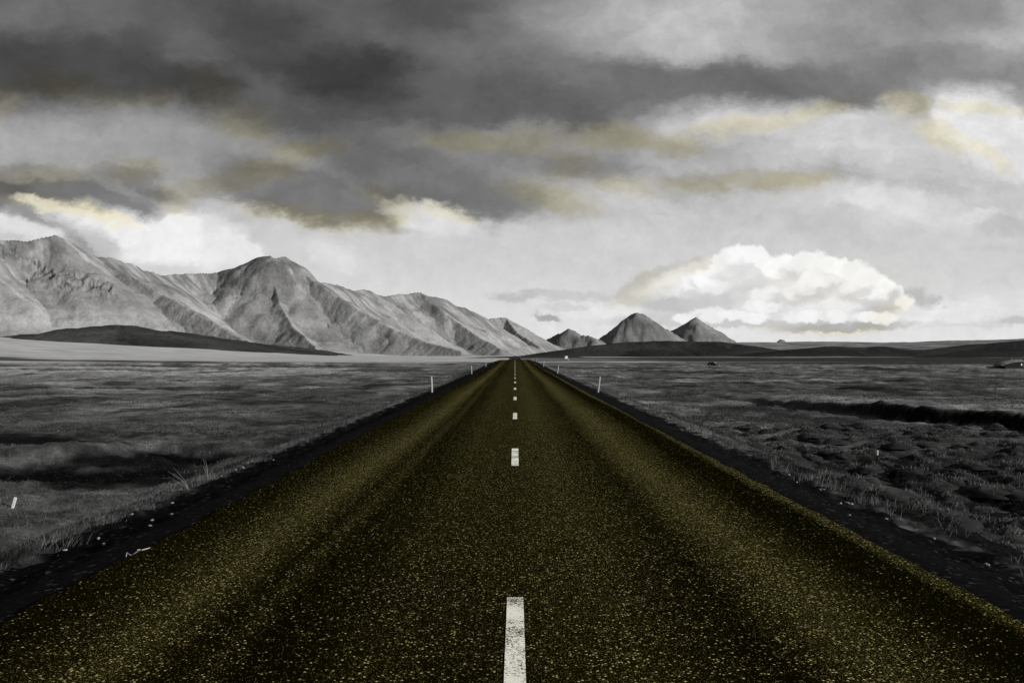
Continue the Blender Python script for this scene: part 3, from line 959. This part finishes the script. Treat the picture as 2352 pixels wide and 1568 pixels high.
# dark stake with white band among the tussocks, right
gx, gy, _g = on_verge(2013, 1063)
t = thing('stake', (gx, gy, _g - .03), 'thin black stake with a white band standing among grass tussocks on the right', 'stake', rot=(0, math.radians(1.5), 0))
bm = bmesh.new()
box(bm, -.022, .022, -.018, .018, -.15, .46, .005)
bm_obj('shaft', bm, M_black, t)
bm = bmesh.new()
box(bm, -.025, .025, -.021, .021, .26, .42, .004)
bm_obj('band', bm, M_stake, t)


# ------------------------------------------------------------------ vehicles
def wheel(parent, x, y, r, w):
    bm = bmesh.new()
    bmesh.ops.create_cone(bm, cap_ends=True, segments=20, radius1=r, radius2=r, depth=w, matrix=Matrix.Translation((x, y, r)) @ Matrix.Rotation(math.pi / 2, 4, 'X'))
    bmesh.ops.bevel(bm, geom=[e for e in bm.edges if len(e.link_faces) == 2 and any(len(f.verts) > 4 for f in e.link_faces)], offset=.03, segments=2, affect='EDGES')
    wh = bm_obj('wheel', bm, M_tyre, parent)
    bm = bmesh.new()
    s = 1 if y > 0 else -1
    bmesh.ops.create_cone(bm, cap_ends=True, segments=16, radius1=r * .64, radius2=r * .55, depth=.02, matrix=Matrix.Translation((x, y + s * (w / 2 + .008), r)) @ Matrix.Rotation(-s * math.pi / 2, 4, 'X'))
    bm_obj('rim', bm, M_rim, wh)


def car(loc, rz, label):
    t = thing('car', loc, label, 'car', rz)
    bm = bmesh.new()
    prism(bm, [(-2.1, .35), (-2.15, .75), (-2.05, .95), (-1.2, 1.0), (0.9, .98), (1.9, .82), (2.12, .68), (2.15, .36), (1.75, .24), (-1.7, .24)], -.84, .84)
    bmesh.ops.bevel(bm, geom=list(bm.edges), offset=.06, segments=2, affect='EDGES')
    b = bm_obj('body', bm, M_carblack, t, True)
    bm = bmesh.new()
    prism(bm, [(-2.0, .94), (-1.75, 1.4), (-1.2, 1.56), (-.1, 1.58), (.45, 1.45), (1.15, .96)], -.7, .7)
    bmesh.ops.bevel(bm, geom=list(bm.edges), offset=.07, segments=2, affect='EDGES')
    bm_obj('cabin', bm, M_carblack, t, True)
    for s in (-1, 1):
        bm = bmesh.new()
        prism(bm, [(-1.75, 1.02), (-1.55, 1.38), (-.15, 1.46), (.3, 1.36), (.85, 1.02)], s * .703, s * .712)
        bm_obj('side_window', bm, M_glass, t)
        bm = bmesh.new()
        box(bm, 2.08, 2.17, s * .62 - .16, s * .62 + .16, .58, .72, .02)
        bm_obj('headlight', bm, M_paleglass, t)
        for x in (-1.3, 1.35):
            wheel(t, x, s * .76, .32, .2)
    bm = bmesh.new()
    vs = [bm.verts.new(p) for p in ((.52, -.58, 1.435), (.52, .58, 1.435), (1.13, .62, 1.0), (1.13, -.62, 1.0))]
    ws = [bm.verts.new(v.co + Vector((.03, 0, .03))) for v in vs]
    bm.faces.new(ws)
    bm.faces.new(vs)
    for i in range(4):
        bm.faces.new((vs[i], vs[(i + 1) % 4], ws[(i + 1) % 4], ws[i]))
    bmesh.ops.recalc_face_normals(bm, faces=bm.faces)
    bm_obj('windscreen', bm, M_paleglass, t)  # bright reflection on the glass painted as a pale material
    return t


cx_, cy_ = (1638 - VX) / F * 405, 405
car((cx_, cy_, ground_z(cx_, cy_)), math.radians(-12), 'black car driving to the right along a pale track across the plain')


def van(loc, rz, label):
    t = thing('van', loc, label, 'van', rz)
    bm = bmesh.new()
    prism(bm, [(-2.6, .4), (-2.65, 2.5), (-2.4, 2.75), (1.3, 2.75), (1.6, 2.6), (1.75, 2.05), (2.3, 1.3), (2.75, 1.1), (2.8, .5), (2.4, .35), (-2.3, .35)], -1.05, 1.05)
    bmesh.ops.bevel(bm, geom=list(bm.edges), offset=.08, segments=2, affect='EDGES')
    bm_obj('body', bm, M_van, t, True)
    bm = bmesh.new()
    vs = [bm.verts.new(p) for p in ((1.74, -.9, 2.1), (1.74, .9, 2.1), (2.3, .9, 1.36), (2.3, -.9, 1.36))]
    ws = [bm.verts.new(v.co + Vector((.03, 0, .03))) for v in vs]
    bm.faces.new(ws)
    bm.faces.new(vs)
    for i in range(4):
        bm.faces.new((vs[i], vs[(i + 1) % 4], ws[(i + 1) % 4], ws[i]))
    bmesh.ops.recalc_face_normals(bm, faces=bm.faces)
    bm_obj('windscreen', bm, M_glass, t)
    for s in (-1, 1):
        bm = bmesh.new()
        box(bm, -1.2, .2, s * 1.055 - .01, s * 1.055 + .01, 1.5, 2.1, .005)
        bm_obj('side_window', bm, M_glass, t)
        bm = bmesh.new()
        box(bm, 2.74, 2.83, s * .78 - .16, s * .78 + .16, .8, 1.0, .02)
        bm_obj('headlight', bm, M_paleglass, t)
        for x in (-1.7, 1.75):
            wheel(t, x, s * .95, .36, .24)
    return t


vx_, vy_ = (1299 - VX) / F * 960, 960
van((vx_, vy_, max(ground_z(vx_, vy_), EYE + (HZ - 825.8) / F * vy_)), math.radians(-115), 'small white van parked below the dark hill, right of the road brow')
x, y = (1306 - VX) / F * 720, 720
t = thing('sign_post', (x, y, ground_z(x, y)), 'tiny bright white roadside sign just in front of the white van', 'sign')
bm = bmesh.new()
box(bm, -.05, .05, -.05, .05, -.3, 1.0, .01)
bm_obj('pole', bm, M_post, t)
bm = bmesh.new()
box(bm, -.35, .35, -.075, -.052, .75, 1.55, .01)
bm_obj('sign_plate', bm, M_stake, t)

# turf-roofed hut, far right
hx, hy = (2318 - VX) / F * 340, 340
t = thing('hut', (hx, hy, ground_z(hx, hy) - .1), 'low dark hut with a sloping turf roof on the far right plain', 'hut', math.radians(14))
bm = bmesh.new()
prism(bm, [(-3.6, -.5), (-3.6, 1.0), (3.2, 1.5), (3.2, -.5)], -2.2, 2.2)
bm_obj('wall', bm, M_hutwall, t)
bm = bmesh.new()
vs = []
for x, zt in ((-4.6, 1.0), (-3.4, 1.55), (-.5, 2.15), (1.4, 2.3), (3.5, 2.45)):
    vs.append([bm.verts.new((x, yy, z)) for yy, z in ((-2.6, zt - .75), (-1.2, zt - .12), (0, zt), (1.2, zt - .12), (2.6, zt - .75), (0, zt - .7))])
for a, b in zip(vs, vs[1:]):
    for i in range(6):
        j = (i + 1) % 6
        bm.faces.new((a[i], a[j], b[j], b[i]))
bm.faces.new(vs[0])
bm.faces.new(list(reversed(vs[-1])))
bmesh.ops.recalc_face_normals(bm, faces=bm.faces)
roof = bm_obj('roof', bm, M_turf, t)
bm = bmesh.new()
box(bm, .2, .65, -.25, .2, 2.0, 2.75, .03)
bm_obj('chimney', bm, M_turf, roof)
bm = bmesh.new()
box(bm, 2.2, 2.75, -2.26, -2.2, .4, 1.1, .01)
w_ = bm_obj('window', bm, M_white, t)
bm = bmesh.new()
box(bm, 2.27, 2.68, -2.275, -2.262, .47, 1.03, .004)
bm_obj('pane', bm, M_paleglass, w_)


# ------------------------------------------------------------------ stones, stick, dry stalks on the verges
def stone(seed):
    bm = bmesh.new()
    bmesh.ops.create_icosphere(bm, subdivisions=2, radius=1.0)
    r = random.Random(seed)
    ph = [r.uniform(0, 6) for _ in range(6)]
    for v in bm.verts:
        c = v.co
        k = 1 + .22 * math.sin(3 * c.x + ph[0]) * math.cos(2.6 * c.y + ph[1]) + .14 * math.sin(4.4 * c.z + ph[2]) + r.uniform(-.06, .06)
        v.co = Vector((c.x * k * 1.25, c.y * k, c.z * k * .62))
    me = bpy.data.meshes.new('stone')
    bm.to_mesh(me)
    bm.free()
    me.materials.append(M_stone)
    return me


SM = [stone(i) for i in range(5)]


k_ = 0.9408
ST_L = [(241, 1317, 1.3), (373, 1271, 1.3), (419, 1257, .9), (421, 1229, 1.2), (323, 1257, .7), (574, 1148, 1.2), (593, 1144, 1.3), (605, 1132, .8), (367, 1285, .7), (160, 1345, .8), (255, 1330, .6), (668, 1125, .7), (540, 1165, .7)]
ST_R = [(2001, 1196, 1.2), (2009, 1195, .9), (2066, 1229, 1.5), (2076, 1230, 1.4), (2071, 1259, .8), (2161, 1267, .9), (1943, 1179, .9), (2050, 1229, .8), (2402, 1378, 1.3), (2408, 1379, 1.0), (2277, 1316, .7), (1925, 1160, .7)]
for lst, nm in ((ST_L, 'left'), (ST_R, 'right')):
    for i, (px, py, s) in enumerate(lst):
        x, y, z = on_verge(px * k_, py * k_)
        o = bpy.data.objects.new('stone', SM[(i * 3 + (nm == 'left')) % 5])
        COL.objects.link(o)
        o.location = (x, y, z + .008)
        o.rotation_euler = (random.uniform(-.3, .3), random.uniform(-.3, .3), random.uniform(0, 6))
        q = .017 * s * y / 14 ** .98
        o.scale = (max(.018, q),) * 3
        tag(o, f'small pale stone lying on the black gravel verge {nm} of the road', 'stone', f'pale stones on the {nm} gravel verge')


def tube(bm, pts, r0, r1, seg=6):
    prev = None
    n_ = len(pts)
    for i, p in enumerate(pts):
        p = Vector(p)
        d = (Vector(pts[min(i + 1, n_ - 1)]) - Vector(pts[max(i - 1, 0)])).normalized()
        a = d.orthogonal().normalized()
        b = d.cross(a)
        r = r0 + (r1 - r0) * i / (n_ - 1)
        ring = [bm.verts.new(p + r * (math.cos(q * 2 * math.pi / seg) * a + math.sin(q * 2 * math.pi / seg) * b)) for q in range(seg)]
        if prev:
            for q in range(seg):
                bm.faces.new((prev[q], prev[(q + 1) % seg], ring[(q + 1) % seg], ring[q]))
        else:
            bm.faces.new(ring)
        prev = ring
    bm.faces.new(list(reversed(prev)))


a_ = on_verge(322 * k_, 1362 * k_)
b_ = on_verge(366 * k_, 1340 * k_)
bm = bmesh.new()
mid_ = [Vector(a_).lerp(Vector(b_), f) + Vector((0.02 * math.sin(f * 9), 0, .02 + .02 * math.sin(f * 5))) - Vector(a_) for f in (0, .2, .4, .6, .8, 1)]
tube(bm, mid_, .004, .008)
tube(bm, [mid_[1], mid_[1] + Vector((.05, -.02, .02)), mid_[1] + Vector((.1, .03, .03))], .008, .004)
tube(bm, [mid_[0], mid_[0] + Vector((-.05, .03, .02)), mid_[0] + Vector((-.03, -.04, .0))], .008, .004)
o = bm_obj('stick', bm, M_stick)
o.location = a_
tag(o, 'bleached white twig lying along the left edge of the asphalt', 'twig')

for (px, py, h, lean, nst, lab) in ((465, 1200, .42, -.7, 6, 'pale dry weed stalks leaning left on the left gravel verge'),
                                    (508, 1175, .36, .05, 4, 'thin upright dry weed behind the leaning stalks, left verge'),
                                    (1884, 1142, .2, .2, 5, 'small pale dry weed on the right gravel verge nearest the brow')):
    x, y, z = on_verge(px * k_, py * k_)
    bm = bmesh.new()
    for i in range(nst):
        an = random.uniform(-.35, .35) + lean
        hh = h * random.uniform(.6, 1.1)
        dy_ = random.uniform(-.15, .15)
        pts = [(0.02 * random.uniform(-1, 1), 0, -.03)]
        for f in (.35, .7, 1.0):
            pts.append((math.sin(an * (0.6 + .5 * f)) * hh * f, dy_ * f, math.cos(an) * hh * f))
        tube(bm, pts, .0036, .0016, 5)
    o = bm_obj('dry_weed', bm, M_weed)
    o.location = (x, y, z)
    tag(o, lab, 'weed')


# ------------------------------------------------------------------ grass (stuff)
def blades(name, x, y, z, h, w, tone, lean=0.6):
    n_ = len(x)
    ang = rng.uniform(0, math.pi, n_)
    la = rng.normal(0.45, lean, n_)
    lb = rng.normal(0, lean, n_)
    dx, dy = np.cos(ang) * w / 2, np.sin(ang) * w / 2
    m = 0.55
    v = np.empty((n_, 5, 3))
    v[:, 0] = np.stack([x - dx, y - dy, z - .02], -1)
    v[:, 1] = np.stack([x + dx, y + dy, z - .02], -1)
    mx, my, mz = x + la * h * .35, y + lb * h * .35, z + h * m * np.clip(1 - .15 * np.abs(la), .5, 1)
    v[:, 2] = np.stack([mx + dx * .7, my + dy * .7, mz], -1)
    v[:, 3] = np.stack([mx - dx * .7, my - dy * .7, mz], -1)
    v[:, 4] = np.stack([x + la * h, y + lb * h, z + h * np.clip(1 - .30 * np.abs(la) - .2 * np.abs(lb), .3, 1)], -1)
    b = np.arange(n_)[:, None] * 5
    f = np.concatenate([b + np.array([[0, 1, 2]]), b + np.array([[0, 2, 3]]), b + np.array([[3, 2, 4]])])
    me = np_mesh(name, v.reshape(-1, 3), f, False, {'tone': np.repeat(tone, 5)})
    o = link(name, me, M_grass, kind='stuff')
    return o


def scatter(n_, d0, d1, side):
    """more blades near the eye; only where grass grows"""
    y = np.exp(rng.uniform(math.log(d0), math.log(d1), n_))
    x = side * (4.7 + rng.uniform(0, 1, n_) ** 1.25 * (0.56 * y + 3 - 4.7).clip(1, None))
    return x, y


GX_, GY_, GH_, GW_, GT_, GO_ = [], [], [], [], [], []
MV_, MF_, MT_ = [], [], []
for side in (-1, 1):
    x, y = scatter(420000, 6.5, 95, side)
    z, pl, so = ground(x, y)
    dens = .50 + .75 * fbm(x / 2.6, y / 2.2, 4, 601) + .25 * fbm(x / .6, y / .6, 2, 611)
    if side > 0:
        dens = dens * (1 - sst(7.0, 9.5, x) * (1 - sst(30, 46, y)))
    if side > 0:
        dens = dens * sst(13, 27, y + .4 * (5 - x) + 3 * fbm(x / 2, y / 2, 2, 671))
    keep = (rng.uniform(0, 1, len(x)) < dens) & (so < rng.uniform(0.05, .75, len(x)))
    x, y, z = x[keep], y[keep], z[keep]
    hh = (rng.gamma(4, .011, len(x)) + .02) * (1 + .5 * fbm(x / 1.5, y / 1.5, 2, 641))
    lip = np.exp(-((np.abs(x) - 5.15) / .4) ** 2)
    GO_.append(np.zeros(len(x)))
    GX_.append(x); GY_.append(y); GH_.append(hh * (1 + .5 * lip))
    GW_.append(.0035 + .0002 * y)
    GT_.append(np.clip(.27 + .55 * fbm(x / 6, y / 5, 4, 631) + .55 * fbm(x / 1.2, y / 1.0, 3, 633) + .22 * lip + rng.normal(0, .17, len(x)), 0, 1))
# separate grass tussocks on black ground, right foreground
nt = 1500
ty = np.exp(rng.uniform(math.log(12), math.log(50), nt))
tx = 6.8 + 22 * rng.uniform(0, 1, nt) ** 1.3
ok = (tx < .54 * ty + 2) & (rng.uniform(0, 1, nt) < np.clip(.70 + .9 * fbm(tx / 3.2, ty / 3.2, 3, 651), .06, 1) * sst(13, 24, ty + .25 * (14 - tx)))
for xx, yy in zip(tx[ok], ty[ok]):
    r_ = abs(rng.normal(0.17, .07)) + .07
    m_ = int(rng.integers(700, 1000) * r_)
    q = rng.normal(0, r_, (2, m_))
    x, y = xx + q[0], yy + q[1] * .8
    dome = np.exp(-(q[0] ** 2 + q[1] ** 2) / (2 * r_ * r_))
    GX_.append(x); GY_.append(y)
    hm = r_ * rng.uniform(.4, .8)
    GO_.append(hm * np.clip(dome, 0, 1) - .03)
    # the mound itself: a lumpy little dome
    a8 = np.linspace(0, 2 * math.pi, 11)[:-1] + rng.uniform(0, 6)
    g0 = ground_z(xx, yy)
    vs = []
    for rr in (1.9, 1.4, .9, .4):
        q_ = rr * r_ * (1 + rng.normal(0, .2, 10))
        hh_ = hm * np.exp(-rr * rr / 2) * (1 + rng.normal(0, .12, 10)) - (.05 if rr > 1.8 else .01)
        vs.append(np.stack([xx + q_ * np.cos(a8), yy + .8 * q_ * np.sin(a8), g0 + hh_], -1))
    vs.append(np.array([[xx, yy, g0 + hm]]))
    b0 = len(MV_) * 41
    MV_.append(np.concatenate(vs))
    k8 = np.arange(10)
    for ring in range(3):
        MF_.append(b0 + np.stack([ring * 10 + k8, ring * 10 + (k8 + 1) % 10, (ring + 1) * 10 + k8], -1))
        MF_.append(b0 + np.stack([ring * 10 + (k8 + 1) % 10, (ring + 1) * 10 + (k8 + 1) % 10, (ring + 1) * 10 + k8], -1))
    MF_.append(b0 + np.stack([30 + k8, 30 + (k8 + 1) % 10, np.full(10, 40)], -1))
    MT_.append(np.repeat([-.15, -.1, .03, .14, .18], [10, 10, 10, 10, 1]) + rng.normal(0, .06) + rng.normal(0, .06, 41))  # mound tone painted dark at the foot, lit at the top
    GH_.append((.035 + .09 * dome) * rng.uniform(.5, 1.25, m_))
    GW_.append(rng.uniform(.7, 1.5, m_) * (.006 + .0003 * yy))
    GT_.append(np.clip(-.05 + .85 * dome + rng.normal(0, .1, m_) + rng.normal(0, .08), 0, 1))  # highlight on the crown painted into the blade tone
# tall pale tufts along the lip of the right verge (and a few on the left)
for side, cnt in ((1, 34), (-1, 14)):
    for i in range(cnt):
        yy = math.exp(rng.uniform(math.log(9), math.log(60)))
        xx = side * (5.05 + (0.2 if side < 0 else 0) + rng.normal(0, .12))
        m_ = int(rng.integers(18, 70))
        sc_ = rng.uniform(.4, 1.0)
        x = xx + rng.normal(0, .09, m_)
        y = yy + rng.normal(0, .12, m_)
        GO_.append(np.zeros(m_))
        GX_.append(x); GY_.append(y)
        GH_.append(rng.uniform(.08, .34, m_) * sc_)
        GW_.append(np.full(m_, .0035 + .00012 * yy))
        GT_.append(np.clip(rng.normal(.8, .15, m_), 0, 1))
# low tufts out on the plain
for side in (-1, 1):
    m_ = 160000
    y = np.exp(rng.uniform(math.log(45), math.log(420), m_))
    x = side * (6.5 + rng.uniform(0, 1, m_) ** 1.1 * (0.54 * y - 3))
    z, pl, so = ground(x, y)
    keep = rng.uniform(0, 1, m_) < np.clip(.3 + .9 * fbm(x / (.10 * 90), y / 12, 3, 661), 0, 1) * (1 - .8 * so)
    x, y, pl = x[keep], y[keep], pl[keep]
    GX_.append(x); GY_.append(y)
    GH_.append(rng.uniform(.04, .10, len(x)) * (.7 + y / 300))
    GW_.append(rng.uniform(.02, .07, len(x)) * (.6 + y / 100))
    GO_.append(np.zeros(len(x)))
    GT_.append(np.clip(.12 + .14 * rng.normal(0, 1, len(x)) + 1.0 * pl, 0, 1.6))
GX_, GY_, GH_, GW_, GT_, GO_ = map(np.concatenate, (GX_, GY_, GH_, GW_, GT_, GO_))
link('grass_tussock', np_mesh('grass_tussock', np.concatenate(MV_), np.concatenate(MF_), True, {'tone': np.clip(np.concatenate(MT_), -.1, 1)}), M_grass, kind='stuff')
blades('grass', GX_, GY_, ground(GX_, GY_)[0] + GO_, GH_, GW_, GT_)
